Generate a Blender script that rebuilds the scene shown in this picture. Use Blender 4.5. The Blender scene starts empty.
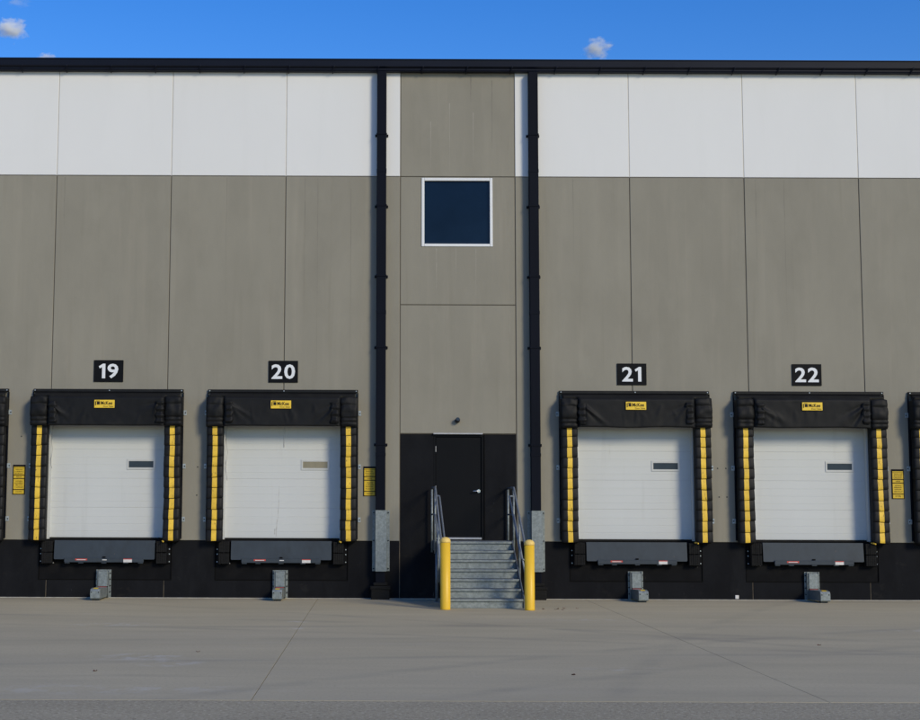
import bpy, bmesh, math, random
from mathutils import Vector, Matrix, noise

# ------------------------------------------------------------------ scene
S = bpy.context.scene
col = S.collection
rnd = random.Random(7)
R = math.radians

# ------------------------------------------------------------------ camera
CAM = Vector((0.0, -29.6, 1.888))
PITCH, ROLL = R(5.84), R(0.21)
fwd = Vector((0, math.cos(PITCH), math.sin(PITCH)))
right = Vector((1, 0, 0)); up = right.cross(fwd)
r2 = right*math.cos(ROLL) + up*math.sin(ROLL)
u2 = -right*math.sin(ROLL) + up*math.cos(ROLL)
cd = bpy.data.cameras.new('camera')
cd.sensor_fit = 'HORIZONTAL'; cd.sensor_width = 36.0
cd.lens = 1428.0/920.0*36.0
cd.shift_x = 82.0/920.0
cd.clip_start = 0.1; cd.clip_end = 9000
cam = bpy.data.objects.new('camera', cd); col.objects.link(cam)
m = Matrix((r2, u2, -fwd)).transposed().to_4x4(); m.translation = CAM
cam.matrix_world = m
S.camera = cam

# ------------------------------------------------------------------ sky, sun, exposure
SUN_EL, SUN_AZ = R(25), R(38)          # azimuth measured from the wall normal towards +X
W = bpy.data.worlds.new('World'); S.world = W; W.use_nodes = True
nt = W.node_tree; nt.nodes.clear()
out = nt.nodes.new('ShaderNodeOutputWorld'); bg = nt.nodes.new('ShaderNodeBackground')
sky = nt.nodes.new('ShaderNodeTexSky'); sky.sky_type = 'NISHITA'; sky.sun_disc = False
sky.sun_elevation = SUN_EL; sky.sun_rotation = math.pi - SUN_AZ
sky.air_density = 1.0; sky.dust_density = 0.1; sky.ozone_density = 3.0
hs = nt.nodes.new('ShaderNodeHueSaturation'); hs.inputs['Saturation'].default_value = 1.38; hs.inputs['Hue'].default_value = 0.517
nt.links.new(sky.outputs[0], hs.inputs['Color']); nt.links.new(hs.outputs[0], bg.inputs[0])
bg.inputs[1].default_value = 0.15
nt.links.new(bg.outputs[0], out.inputs[0])
sd = bpy.data.lights.new('sun', 'SUN'); sd.energy = 2.45; sd.angle = R(15); sd.color = (1.0, 0.875, 0.62)
sun = bpy.data.objects.new('sun', sd); col.objects.link(sun)
to_sun = Vector((math.sin(SUN_AZ)*math.cos(SUN_EL), -math.cos(SUN_AZ)*math.cos(SUN_EL), math.sin(SUN_EL)))
sun.rotation_euler = to_sun.to_track_quat('Z', 'Y').to_euler()
sun.location = to_sun*60
S.view_settings.view_transform = 'Standard'; S.view_settings.look = 'None'
S.view_settings.gamma = 1.0; S.view_settings.use_curve_mapping = False
S.view_settings.exposure = 0.12
S.cycles.volume_bounces = 8
S.render.resolution_x, S.render.resolution_y = 1024, 801

# ------------------------------------------------------------------ materials
def mat(name, color, rough=0.6, var=0.12, scale=(1, 1, 1), nscale=3.0, detail=6, spec=0.5, metal=0.0,
        bump=0.0, bscale=60.0, layers=(), objvar=0.0, rvar=0.0, arcs=False):
    """principled with noise colour variation; layers = extra (colour, scale3, nscale, lo, hi, amount)"""
    M = bpy.data.materials.new(name); M.use_nodes = True
    t = M.node_tree; N, L = t.nodes, t.links
    p = N['Principled BSDF']
    p.inputs['Metallic'].default_value = metal
    p.inputs['Roughness'].default_value = rough
    p.inputs['Specular IOR Level'].default_value = spec
    geo = N.new('ShaderNodeNewGeometry')
    def mapped(sc):
        mp = N.new('ShaderNodeMapping'); mp.inputs['Scale'].default_value = sc
        L.new(geo.outputs['Position'], mp.inputs['Vector']); return mp.outputs[0]
    def ntex(sc, ns, dt=6):
        n = N.new('ShaderNodeTexNoise'); n.inputs['Scale'].default_value = ns; n.inputs['Detail'].default_value = dt
        n.inputs['Roughness'].default_value = 0.6
        L.new(mapped(sc), n.inputs['Vector']); return n.outputs['Fac']
    n0 = ntex(scale, nscale, detail)
    mr = N.new('ShaderNodeMapRange'); mr.inputs[1].default_value = 0.3; mr.inputs[2].default_value = 0.7
    mr.inputs[3].default_value = 1-var; mr.inputs[4].default_value = 1+var
    L.new(n0, mr.inputs[0])
    vm = N.new('ShaderNodeVectorMath'); vm.operation = 'SCALE'; vm.inputs[0].default_value = color[:3]
    L.new(mr.outputs[0], vm.inputs['Scale'])
    c = vm.outputs[0]
    for (lc, sc, ns, lo, hi, amt) in layers:
        f = ntex(sc, ns)
        m2 = N.new('ShaderNodeMapRange'); m2.inputs[1].default_value = lo; m2.inputs[2].default_value = hi
        m2.inputs[3].default_value = 0; m2.inputs[4].default_value = amt
        L.new(f, m2.inputs[0])
        mx = N.new('ShaderNodeMix'); mx.data_type = 'RGBA'
        L.new(m2.outputs[0], mx.inputs['Factor']); L.new(c, mx.inputs[6]); mx.inputs[7].default_value = (*lc[:3], 1)
        c = mx.outputs[2]
    if arcs:                                    # tyre tracks swinging in towards the docks
        sp = N.new('ShaderNodeSeparateXYZ'); L.new(geo.outputs['Position'], sp.inputs[0])
        fl = N.new('ShaderNodeCombineXYZ'); L.new(sp.outputs[0], fl.inputs[0]); L.new(sp.outputs[1], fl.inputs[1])
        brk = ntex((0.25, 0.6, 1), 2.0)
        for (cx, cy, rad, wd, amt) in ((-14, -50, 44.2, .13, .34), (-14, -50, 46.1, .15, .30), (30, -44, 43.0, .14, .30), (30, -44, 41.1, .13, .25),
                                       (6, -95, 88.5, .16, .34), (6, -95, 86.4, .16, .26), (-40, -60, 68.0, .13, .28), (60, -30, 59.5, .13, .22), (8, -62, 51.2, .12, .28)):
            ds = N.new('ShaderNodeVectorMath'); ds.operation = 'DISTANCE'; ds.inputs[1].default_value = (cx, cy, 0)
            L.new(fl.outputs[0], ds.inputs[0])
            e1 = N.new('ShaderNodeMath'); e1.operation = 'SUBTRACT'; e1.inputs[1].default_value = rad; L.new(ds.outputs['Value'], e1.inputs[0])
            e2 = N.new('ShaderNodeMath'); e2.operation = 'ABSOLUTE'; L.new(e1.outputs[0], e2.inputs[0])
            e3 = N.new('ShaderNodeMapRange'); e3.inputs[1].default_value = wd*.4; e3.inputs[2].default_value = wd*1.6
            e3.inputs[3].default_value = amt; e3.inputs[4].default_value = 0; L.new(e2.outputs[0], e3.inputs[0])
            e5 = N.new('ShaderNodeMapRange'); e5.inputs[1].default_value = .38; e5.inputs[2].default_value = .62; L.new(brk, e5.inputs[0])
            e4 = N.new('ShaderNodeMath'); e4.operation = 'MULTIPLY'; L.new(e3.outputs[0], e4.inputs[0]); L.new(e5.outputs[0], e4.inputs[1])
            mx = N.new('ShaderNodeMix'); mx.data_type = 'RGBA'; L.new(e4.outputs[0], mx.inputs['Factor']); L.new(c, mx.inputs[6])
            mx.inputs[7].default_value = (0.22, 0.205, 0.165, 1); c = mx.outputs[2]
        ptn = ntex((0.7, 0.5, 1), 5.0)
        for (cx, cy, rx, ry, amt) in ((-3.0, -11.4, .7, .5, .75), (-2.5, -12.1, .5, .5, .7), (-1.27, -5.9, .22, .5, .8), (-1.22, -7.2, .18, .4, .7), (-4.1, -6.6, .9, .5, .5),
                                      (-2.9, -14.6, 2.6, .5, .35), (2.9, -12.6, .8, .25, .45), (8.6, -7.2, 1.6, .35, .35), (3.5, -5.2, 1.2, .35, .3)):
            sb = N.new('ShaderNodeVectorMath'); sb.operation = 'SUBTRACT'; sb.inputs[1].default_value = (cx, cy, 0); L.new(fl.outputs[0], sb.inputs[0])
            dv = N.new('ShaderNodeVectorMath'); dv.operation = 'DIVIDE'; dv.inputs[1].default_value = (rx, ry, 1); L.new(sb.outputs[0], dv.inputs[0])
            le = N.new('ShaderNodeVectorMath'); le.operation = 'LENGTH'; L.new(dv.outputs[0], le.inputs[0])
            e3 = N.new('ShaderNodeMapRange'); e3.inputs[1].default_value = 0; e3.inputs[2].default_value = 1.0
            e3.inputs[3].default_value = amt; e3.inputs[4].default_value = 0; L.new(le.outputs['Value'], e3.inputs[0])
            e5 = N.new('ShaderNodeMapRange'); e5.inputs[1].default_value = .47; e5.inputs[2].default_value = .62; L.new(ptn, e5.inputs[0])
            e4 = N.new('ShaderNodeMath'); e4.operation = 'MULTIPLY'; L.new(e3.outputs[0], e4.inputs[0]); L.new(e5.outputs[0], e4.inputs[1])
            mx = N.new('ShaderNodeMix'); mx.data_type = 'RGBA'; L.new(e4.outputs[0], mx.inputs['Factor']); L.new(c, mx.inputs[6])
            mx.inputs[7].default_value = (0.62, 0.61, 0.56, 1); c = mx.outputs[2]
    if objvar:
        oi = N.new('ShaderNodeObjectInfo')
        m3 = N.new('ShaderNodeMapRange'); m3.inputs[3].default_value = 1-objvar; m3.inputs[4].default_value = 1+objvar
        L.new(oi.outputs['Random'], m3.inputs[0])
        v3 = N.new('ShaderNodeVectorMath'); v3.operation = 'SCALE'
        L.new(c, v3.inputs[0]); L.new(m3.outputs[0], v3.inputs['Scale']); c = v3.outputs[0]
    L.new(c, p.inputs['Base Color'])
    if rvar:
        m4 = N.new('ShaderNodeMapRange'); m4.inputs[1].default_value = 0.3; m4.inputs[2].default_value = 0.7
        m4.inputs[3].default_value = rough-rvar; m4.inputs[4].default_value = rough+rvar
        L.new(n0, m4.inputs[0]); L.new(m4.outputs[0], p.inputs['Roughness'])
    if bump:
        b = N.new('ShaderNodeBump'); b.inputs['Strength'].default_value = bump; b.inputs['Distance'].default_value = 0.01
        L.new(ntex((1, 1, 1), bscale, 4), b.inputs['Height']); L.new(b.outputs[0], p.inputs['Normal'])
    return M

M = {}
M['beige'] = mat('beige_wall_paint', (0.251, 0.236, 0.193), 0.85, 0.07, (1, 1, 0.35), 0.9, spec=0.25, bump=0.15, bscale=25, objvar=0.02,
    layers=(((0.321, 0.295, 0.239), (1, 1, 0.07), 3.2, 0.52, 0.72, 0.34), ((0.193, 0.175, 0.133), (1, 1, 0.05), 5.5, 0.57, 0.75, 0.32),
            ((0.365, 0.338, 0.287), (1, 1, 0.06), 14, 0.66, 0.76, 0.2), ((0.182, 0.158, 0.122), (1, 1, 0.02), 17, 0.70, 0.76, 0.4), ((0.205, 0.192, 0.155), (1, 1, 0.55), 1.1, 0.50, 0.72, 0.4), ((0.285, 0.272, 0.225), (1, 1, 0.6), 1.9, 0.55, 0.75, 0.35)))
M['white'] = mat('white_wall_paint', (0.705, 0.707, 0.696), 0.8, 0.015, (1, 1, 0.5), 0.8, spec=0.25, bump=0.1, bscale=25, objvar=0.01,
    layers=(((0.632, 0.635, 0.614), (1, 1, 0.10), 3.0, 0.55, 0.8, 0.3), ((0.555, 0.531, 0.458), (1, 1, 0.04), 18, 0.68, 0.8, 0.35)))
M['black'] = mat('black_base_paint', (0.0098, 0.0103, 0.0122), 0.8, 0.25, (1, 1, 0.6), 1.5, spec=0.06, bump=0.15, bscale=25,
    layers=(((0.018, 0.019, 0.021), (1, 1, 0.3), 2.5, 0.55, 0.8, 0.6), ((0.20, 0.20, 0.20), (1, 1, 0.15), 16, 0.70, 0.76, 0.45),
            ((0.05, 0.047, 0.04), (0.6, 1, 1), 3, 0.62, 0.8, 0.35)))
M['joint'] = mat('joint_sealant', (0.10, 0.085, 0.062), 0.9, 0.15)
M['joint_light'] = mat('joint_sealant_white', (0.50, 0.47, 0.41), 0.9, 0.15)
M['joint_dark'] = mat('joint_sealant_base', (0.12, 0.098, 0.07), 0.9, 0.3, (1, 1, 1), 8)
M['gutter'] = mat('dark_navy_metal', (0.0070, 0.0090, 0.0170), 0.45, 0.15, (0.4, 1, 1), 2, spec=0.12)
M['pipe'] = mat('dark_downspout_paint', (0.0038, 0.0050, 0.0100), 0.5, 0.15, (1, 1, 0.3), 2, spec=0.08)
M['vinyl'] = mat('black_vinyl', (0.0085, 0.0087, 0.0095), 0.55, 0.2, (1, 1, 1), 4, spec=0.2, bump=0.1, bscale=200,
    layers=(((0.03, 0.029, 0.026), (1, 1, 0.5), 5, 0.55, 0.75, 0.35),), objvar=0.12)
M['hoodv'] = mat('black_hood_vinyl', (0.0072, 0.0075, 0.0082), 0.6, 0.2, (1, 1, 1), 4, spec=0.2, bump=0.12, bscale=30,
    layers=(((0.035, 0.032, 0.026), (1, 1, 1), 2, 0.55, 0.75, 0.25),))
M['yellow'] = mat('yellow_vinyl', (0.74, 0.48, 0.050), 0.5, 0.12, (1, 1, 1), 6, spec=0.3,
    layers=(((0.18, 0.11, 0.03), (3, 1, 0.7), 8, 0.60, 0.72, 0.6), ((0.03, 0.025, 0.02), (4, 1, 1), 9, 0.625, 0.67, 0.85)), objvar=0.08)
M['bollard'] = mat('yellow_bollard_sleeve', (0.78, 0.48, 0.030), 0.42, 0.05, (1, 1, 0.3), 3, spec=0.4,
    layers=(((0.35, 0.23, 0.06), (1, 1, 0.25), 9, 0.64, 0.8, 0.5),))
M['bollard_cap'] = mat('pale_yellow_cap', (0.80, 0.56, 0.16), 0.5, 0.05, spec=0.3)
M['doorw'] = mat('white_door_steel', (0.546, 0.560, 0.551), 0.5, 0.02, (1, 1, 0.4), 1.3, spec=0.35,
    layers=(((0.437, 0.442, 0.427), (1, 1, 0.08), 5, 0.58, 0.8, 0.4), ((0.209, 0.199, 0.176), (1, 1, 0.05), 22, 0.715, 0.77, 0.5)))
M['seam'] = mat('door_seam_backing', (0.50, 0.50, 0.49), 0.8, 0.1)  # backing behind the panel seams, close to the door's own pale colour
M['dglass'] = mat('door_light_glass', (0.038, 0.053, 0.070), 0.25, 0.1, spec=0.12)
M['tglass'] = mat('tan_covered_door_light', (0.24, 0.215, 0.15), 0.35, 0.12, (3, 1, 1), 5, spec=0.4)
M['lframe'] = mat('door_light_frame', (0.50, 0.51, 0.50), 0.5, 0.05)
M['mdoor'] = mat('black_door_paint', (0.0065, 0.0068, 0.0080), 0.45, 0.1, (1, 1, 0.5), 1, spec=0.08)
M['steelw'] = mat('pale_aluminium', (0.40, 0.40, 0.41), 0.4, 0.1, (1, 1, 1), 12, spec=0.5)
M['chrome'] = mat('brushed_handle_metal', (0.70, 0.70, 0.70), 0.3, 0.05, metal=1.0)
M['galv'] = mat('galvanised_steel', (0.21, 0.235, 0.235), 0.5, 0.28, (1, 1, 1), 17, spec=0.4, metal=0.35,
    layers=(((0.33, 0.36, 0.36), (1, 1, 1), 38, 0.52, 0.7, 0.5), ((0.09, 0.10, 0.10), (1, 1, 0.4), 6, 0.6, 0.75, 0.4)), rvar=0.08)
M['galvr'] = mat('galvanised_rail', (0.19, 0.215, 0.25), 0.45, 0.15, (1, 1, 1), 14, spec=0.4, metal=0.4)
M['tread'] = mat('galvanised_tread', (0.16, 0.175, 0.175), 0.6, 0.2, (1, 1, 1), 25, spec=0.3, metal=0.2,
    layers=(((0.10, 0.095, 0.085), (1, 1, 1), 4, 0.5, 0.7, 0.5),))
M['lip'] = mat('leveler_grey_paint', (0.036, 0.047, 0.060), 0.55, 0.12, (1, 1, 0.5), 3, spec=0.3,
    layers=(((0.022, 0.026, 0.03), (1, 1, 0.6), 3, 0.5, 0.75, 0.6), ((0.16, 0.12, 0.08), (1, 1, 0.3), 14, 0.70, 0.77, 0.6)))
M['pit'] = mat('black_pit_steel', (0.0065, 0.0067, 0.0078), 0.75, 0.2, (1, 1, 1), 3, spec=0.07,
    layers=(((0.09, 0.085, 0.08), (1, 1, 0.25), 13, 0.70, 0.77, 0.55), ((0.015, 0.014, 0.014), (1, 1, 1), 2.5, 0.5, 0.75, 0.5)))
M['void'] = mat('deep_pit_black', (0.004, 0.004, 0.004), 0.9, 0.1, spec=0.1)
M['rubber'] = mat('laminated_rubber', (0.011, 0.011, 0.011), 0.85, 0.35, (1, 1, 12), 6, spec=0.15)
M['bolt'] = mat('zinc_bolt', (0.36, 0.40, 0.42), 0.4, 0.2, (1, 1, 1), 30, metal=0.3)
M['signk'] = mat('black_sign_face', (0.007, 0.007, 0.008), 0.4, 0.1, spec=0.08)
M['signw'] = mat('white_numeral', (0.72, 0.74, 0.76), 0.5, 0.03, spec=0.3)
M['signy'] = mat('yellow_sign_face', (0.62, 0.42, 0.028), 0.45, 0.08, (1, 1, 1), 12, spec=0.3)
M['stick'] = mat('yellow_sticker', (0.80, 0.54, 0.045), 0.4, 0.04, spec=0.35)
M['ink'] = mat('black_ink', (0.012, 0.010, 0.008), 0.6, 0.1, spec=0.2)
M['red'] = mat('red_sticker', (0.48, 0.05, 0.035), 0.5, 0.2, (1, 1, 1), 30)
M['wsticker'] = mat('white_sticker', (0.62, 0.60, 0.58), 0.5, 0.12, (1, 1, 1), 30)
M['wframe'] = mat('white_window_frame', (0.72, 0.73, 0.73), 0.4, 0.03, spec=0.4)
M['wglass'] = mat('navy_window_glass', (0.0040, 0.0105, 0.024), 0.04, 0.25, (1, 1, 1), 1.2, spec=0.22, bump=0.05, bscale=1.1)
M['lamp'] = mat('dark_lamp_housing', (0.018, 0.018, 0.02), 0.4, 0.1, spec=0.2)
M['leaf'] = mat('dry_leaf', (0.11, 0.045, 0.025), 0.8, 0.3, (1, 1, 1), 40, objvar=0.3)
M['roofing'] = mat('roof_membrane', (0.35, 0.35, 0.34), 0.8, 0.08)
M['concrete'] = mat('apron_concrete', (0.478, 0.415, 0.273), 0.85, 0.10, (0.25, 1, 1), 0.8, spec=0.25, bump=0.4, bscale=40,
    layers=(((0.412, 0.360, 0.249), (0.12, 0.5, 1), 1.4, 0.46, 0.68, 0.6), ((0.517, 0.455, 0.316), (0.2, 0.7, 1), 1.0, 0.54, 0.72, 0.5),
            ((0.354, 0.311, 0.217), (0.08, 0.7, 1), 3, 0.57, 0.72, 0.45), ((0.574, 0.531, 0.419), (0.5, 1.0, 1), 1.3, 0.66, 0.76, 0.45),
            ((0.344, 0.298, 0.205), (1, 1, 1), 26, 0.50, 0.68, 0.5), ((0.125, 0.108, 0.079), (0.6, 1, 1), 7, 0.70, 0.80, 0.5)), arcs=True)
M['asphalt'] = mat('asphalt', (0.390, 0.338, 0.226), 0.9, 0.10, (0.3, 1, 1), 1.0, spec=0.2, bump=0.9, bscale=60,
    layers=(((0.624, 0.558, 0.405), (1, 1, 1), 26, 0.54, 0.66, 0.8), ((0.169, 0.145, 0.101), (1, 1, 1), 22, 0.55, 0.67, 0.8)))
M['slabgap'] = mat('dark_slab_joint', (0.05, 0.045, 0.036), 0.9, 0.3, (1, 1, 1), 3)
M['stain'] = mat('dark_drip_stain', (0.43, 0.425, 0.40), 0.7, 0.2, (1, 1, 1), 9)
M['run'] = mat('wall_run_stain', (0.195, 0.182, 0.148), 0.85, 0.15, (1, 1, 1), 5)
M['runl'] = mat('pale_wall_run', (0.29, 0.275, 0.23), 0.85, 0.1, (1, 1, 1), 5)
M['caulk'] = mat('pale_edge_dust', (0.42, 0.40, 0.35), 0.9, 0.25, (1, 1, 1), 5)

# ------------------------------------------------------------------ helpers
def link(name, mesh, parent=None, loc=(0, 0, 0), mats=None, smooth=False):
    o = bpy.data.objects.new(name, mesh); col.objects.link(o)
    o.location = loc
    if parent: o.parent = parent
    if mats:
        mesh.materials.clear()
        for q in (mats if isinstance(mats, (list, tuple)) else [mats]): mesh.materials.append(M[q])
    if smooth:
        for f in mesh.polygons: f.use_smooth = True
    return o
def fin(bm, name):
    bmesh.ops.recalc_face_normals(bm, faces=bm.faces)
    me = bpy.data.meshes.new(name); bm.to_mesh(me); bm.free(); return me
def empty(name, loc=(0, 0, 0), rz=0, label=None, cat=None, group=None):
    o = bpy.data.objects.new(name, None); col.objects.link(o); o.empty_display_size = 0.2
    o.location = loc; o.rotation_euler = (0, 0, rz)
    tag(o, label, cat, group); return o
def tag(o, label=None, cat=None, group=None, kind=None):
    if label: o['label'] = label
    if cat: o['category'] = cat
    if group: o['group'] = group
    if kind: o['kind'] = kind
    return o
def bm_box(bm, x0, x1, y0, y1, z0, z1, bev=0.0, mi=0, seg=1):
    r = bmesh.ops.create_cube(bm, size=1)
    vs = r['verts']
    for v in vs:
        v.co = Vector(((x0+x1)/2+v.co.x*(x1-x0), (y0+y1)/2+v.co.y*(y1-y0), (z0+z1)/2+v.co.z*(z1-z0)))
    fs = list({f for v in vs for f in v.link_faces})
    for f in fs: f.material_index = mi
    if bev:
        es = list({e for v in vs for e in v.link_edges})
        rr = bmesh.ops.bevel(bm, geom=es, offset=bev, segments=seg, affect='EDGES', profile=0.5)
        for f in rr['faces']: f.material_index = mi
def box(name, b, m_, parent=None, bev=0.0, loc=(0, 0, 0), seg=1):
    bm = bmesh.new(); bm_box(bm, *b, bev=bev, seg=seg)
    return link(name, fin(bm, name), parent, loc, m_)
def bm_tube(bm, pts, r, n=10, mi=0, cap=True):
    pts = [Vector(p) for p in pts]; rings = []
    for i, p in enumerate(pts):
        if i == 0: d = pts[1]-p
        elif i == len(pts)-1: d = p-pts[i-1]
        else: d = (pts[i+1]-p).normalized()+(p-pts[i-1]).normalized()
        d.normalize()
        a = d.cross(Vector((0, 0, 1)))
        if a.length < 1e-3: a = d.cross(Vector((1, 0, 0)))
        a.normalize(); b = d.cross(a)
        rings.append([bm.verts.new(p+a*r*math.cos(2*math.pi*k/n)+b*r*math.sin(2*math.pi*k/n)) for k in range(n)])
    for A, B in zip(rings, rings[1:]):
        for k in range(n):
            f = bm.faces.new((A[k], A[(k+1) % n], B[(k+1) % n], B[k])); f.smooth = True; f.material_index = mi
    if cap:
        bm.faces.new(rings[0]).material_index = mi; bm.faces.new(rings[-1]).material_index = mi
def tube(name, pts, r, m_, parent=None, n=10, loc=(0, 0, 0)):
    bm = bmesh.new(); bm_tube(bm, pts, r, n); return link(name, fin(bm, name), parent, loc, m_)
def bm_lathe(bm, prof, n=24, mi=0):
    rings = [[bm.verts.new((r*math.cos(2*math.pi*k/n), r*math.sin(2*math.pi*k/n), z)) for k in range(n)] for r, z in prof]
    for A, B in zip(rings, rings[1:]):
        for k in range(n):
            f = bm.faces.new((A[k], A[(k+1) % n], B[(k+1) % n], B[k])); f.smooth = True; f.material_index = mi
    for q in (rings[0], rings[-1]):
        bm.faces.new(q).material_index = mi
def plate(xs, zs, holes, y0, y1, bev=0.007):
    """upright slab in the XZ grid xs/zs with rectangular holes; front edges chamfered"""
    xs = sorted(set(xs) | {h for H in holes for h in H[:2] if xs[0] < h < xs[-1]})
    zs = sorted(set(zs) | {h for H in holes for h in H[2:] if zs[0] < h < zs[-1]})
    nx, nz = len(xs)-1, len(zs)-1
    def solid(i, j):
        if not (0 <= i < nx and 0 <= j < nz): return False
        cx, cz = (xs[i]+xs[i+1])/2, (zs[j]+zs[j+1])/2
        return not any(h[0] < cx < h[1] and h[2] < cz < h[3] for h in holes)
    bm = bmesh.new(); V = {}
    def v(i, j, k):
        key = (i, j, k)
        if key not in V: V[key] = bm.verts.new((xs[i], (y0, y1)[k], zs[j]))
        return V[key]
    for i in range(nx):
        for j in range(nz):
            if not solid(i, j): continue
            bm.faces.new((v(i, j, 0), v(i+1, j, 0), v(i+1, j+1, 0), v(i, j+1, 0)))
            bm.faces.new((v(i, j, 1), v(i, j+1, 1), v(i+1, j+1, 1), v(i+1, j, 1)))
            for (di, dj, a, b) in ((-1, 0, (i, j), (i, j+1)), (1, 0, (i+1, j), (i+1, j+1)), (0, -1, (i, j), (i+1, j)), (0, 1, (i, j+1), (i+1, j+1))):
                if not solid(i+di, j+dj):
                    bm.faces.new((v(*a, 0), v(*b, 0), v(*b, 1), v(*a, 1)))
    bmesh.ops.recalc_face_normals(bm, faces=bm.faces)
    if bev:
        es = [e for e in bm.edges if len(e.link_faces) == 2 and all(abs(w.co.y-y0) < 1e-5 for w in e.verts)
              and abs(e.link_faces[0].normal.dot(e.link_faces[1].normal)) < 0.1]
        bmesh.ops.bevel(bm, geom=es, offset=bev, segments=1, affect='EDGES')
    bmesh.ops.triangulate(bm, faces=[f for f in bm.faces if len(f.verts) > 4])
    return bm
def text_mesh(s, size, bold=0.0, extrude=0.001, align='CENTER', spacing=1.0):
    c = bpy.data.curves.new('txt', 'FONT'); c.body = s; c.size = size; c.offset = bold; c.extrude = extrude
    c.align_x = align; c.align_y = 'CENTER'; c.resolution_u = 3; c.space_character = spacing
    o = bpy.data.objects.new('txt', c); col.objects.link(o)
    dg = bpy.context.evaluated_depsgraph_get(); dg.update()
    me = bpy.data.meshes.new_from_object(o.evaluated_get(dg))
    bpy.data.objects.remove(o); bpy.data.curves.remove(c)
    me.transform(Matrix.Rotation(R(90), 4, 'X')); return me
def fit_mesh(me, x0, x1, z0, z1, y):
    xs = [v.co.x for v in me.vertices]; zs = [v.co.z for v in me.vertices]
    sx = (x1-x0)/(max(xs)-min(xs)); sz = (z1-z0)/(max(zs)-min(zs)); ax, az = min(xs), min(zs)
    for v in me.vertices:
        v.co.x = x0+(v.co.x-ax)*sx; v.co.z = z0+(v.co.z-az)*sz; v.co.y += y
    return me

# ------------------------------------------------------------------ ground
AP_Y = -15.40                                   # edge between concrete apron and asphalt
bm = bmesh.new()
vs = [bm.verts.new(p) for p in ((-900, -900, -0.03), (900, -900, -0.03), (900, 900, -0.03), (-900, 900, -0.03))]
bm.faces.new(vs)
tag(link('ground', fin(bm, 'ground'), None, mats='asphalt'), kind='structure')
bm = bmesh.new(); bm_box(bm, -70, 70, -60, AP_Y+0.010, -0.028, -0.0022)
tag(link('asphalt_lane', fin(bm, 'asphalt_lane'), None, mats='asphalt'), kind='structure')
apron = tag(box('concrete_apron', (-70, 70, AP_Y, 0.25, -0.028, -0.020), 'slabgap'), kind='structure')
def slab(xa0, xa1, xb0, xb1):
    """slab between x lines that may run slightly askew (a = at the wall, b = at the lane)"""
    bm = bmesh.new(); n = 40; row = []
    def pt(u, y, z):
        t = -y/-AP_Y if False else y/AP_Y
        l = xa0+(xb0-xa0)*t; r_ = xa1+(xb1-xa1)*t
        return (l+(r_-l)*u, y, z)
    loop = [pt(0, 0.0, 0), pt(1, 0.0, 0)]
    rj = random.Random(int(xa0*10)+99)
    k = 30
    edge = [pt(1-i/k, AP_Y+(0 if i in (0, k) else rj.uniform(-.012, .012)), 0) for i in range(k+1)]
    top = [bm.verts.new(p) for p in loop+edge]
    bot = [bm.verts.new((v.co.x, v.co.y, -0.0195)) for v in top]
    bm.faces.new(top)
    for i in range(len(top)):
        j = (i+1) % len(top); bm.faces.new((top[i], bot[i], bot[j], top[j]))
    return link('concrete_slab', fin(bm, 'slab'), apron, mats='concrete')
g = 0.0045
slab(-69.9, -24, -69.9, -24); slab(-24+g, -1.215-g, -24+g, -1.225-g); slab(-1.215+g, 4.26-g, -1.225+g, 4.42-g)
slab(4.26+g, 26-g, 4.42+g, 26-g); slab(26+g, 69.9, 26+g, 69.9)

# ------------------------------------------------------------------ warehouse shell
JX = [round(1.666+1.2085*(2*k+1), 4) for k in range(-8, 8)]     # panel joints, 2.417 m apart
CX = {18: -9.215, 19: -5.59, 20: -1.968, 21: 5.318, 22: 8.935, 23: 12.56}
Z_W, Z_B, Z_TOP = 8.81, 1.172, 11.15
OP = 1.24                                                       # half width of dock opening
wh = empty('warehouse', label='long warehouse wall with white upper band, beige concrete panels and black base', cat='building')
DOOR = (1.155, 2.195, 1.225, 3.37); WIN = (0.905, 2.405, 7.315, 8.785)
holes_dock = [(c-OP, c+OP, 1.0, 3.85) for c in CX.values()]
holes_pit = [(c-1.355, c+1.355, 0.375, 2.0) for c in CX.values()]
gap = 0.0075
for a, b in zip(JX, JX[1:]):
    centre = abs((a+b)/2-1.666) < 0.1
    x0, x1 = a+gap, b-gap
    if not centre:
        link('white_wall_panel', fin(plate([x0, x1], [Z_W+gap, Z_TOP], [], 0.0, 0.2), 'p'), wh, mats='white')
        hs_ = [h for h in holes_dock if h[1] > x0 and h[0] < x1]
        bm = plate([x0, x1], [Z_B+0.004, Z_W-gap], hs_, 0.0, 0.24)
        if len(bm.faces): link('beige_wall_panel', fin(bm, 'p'), wh, mats='beige')
        hs_ = [h for h in holes_pit if h[1] > x0 and h[0] < x1]
        link('black_base_panel', fin(plate([x0, x1], [-0.02, Z_B-0.004], hs_, 0.004, 0.2, 0.004), 'p'), wh, mats='black')
    else:
        for za, zb, hh in ((8.81, Z_TOP, []), (6.08, 8.81, [WIN]), (3.385, 6.08, [])):
            link('beige_wall_panel', fin(plate([x0, x1], [za+gap, zb-gap], hh, 0.012, 0.2), 'p'), wh, mats='beige')
        link('black_entrance_panel', fin(plate([x0, x1], [-0.02, 3.385-gap], [DOOR], 0.014, 0.2), 'p'), wh, mats='black')
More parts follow.
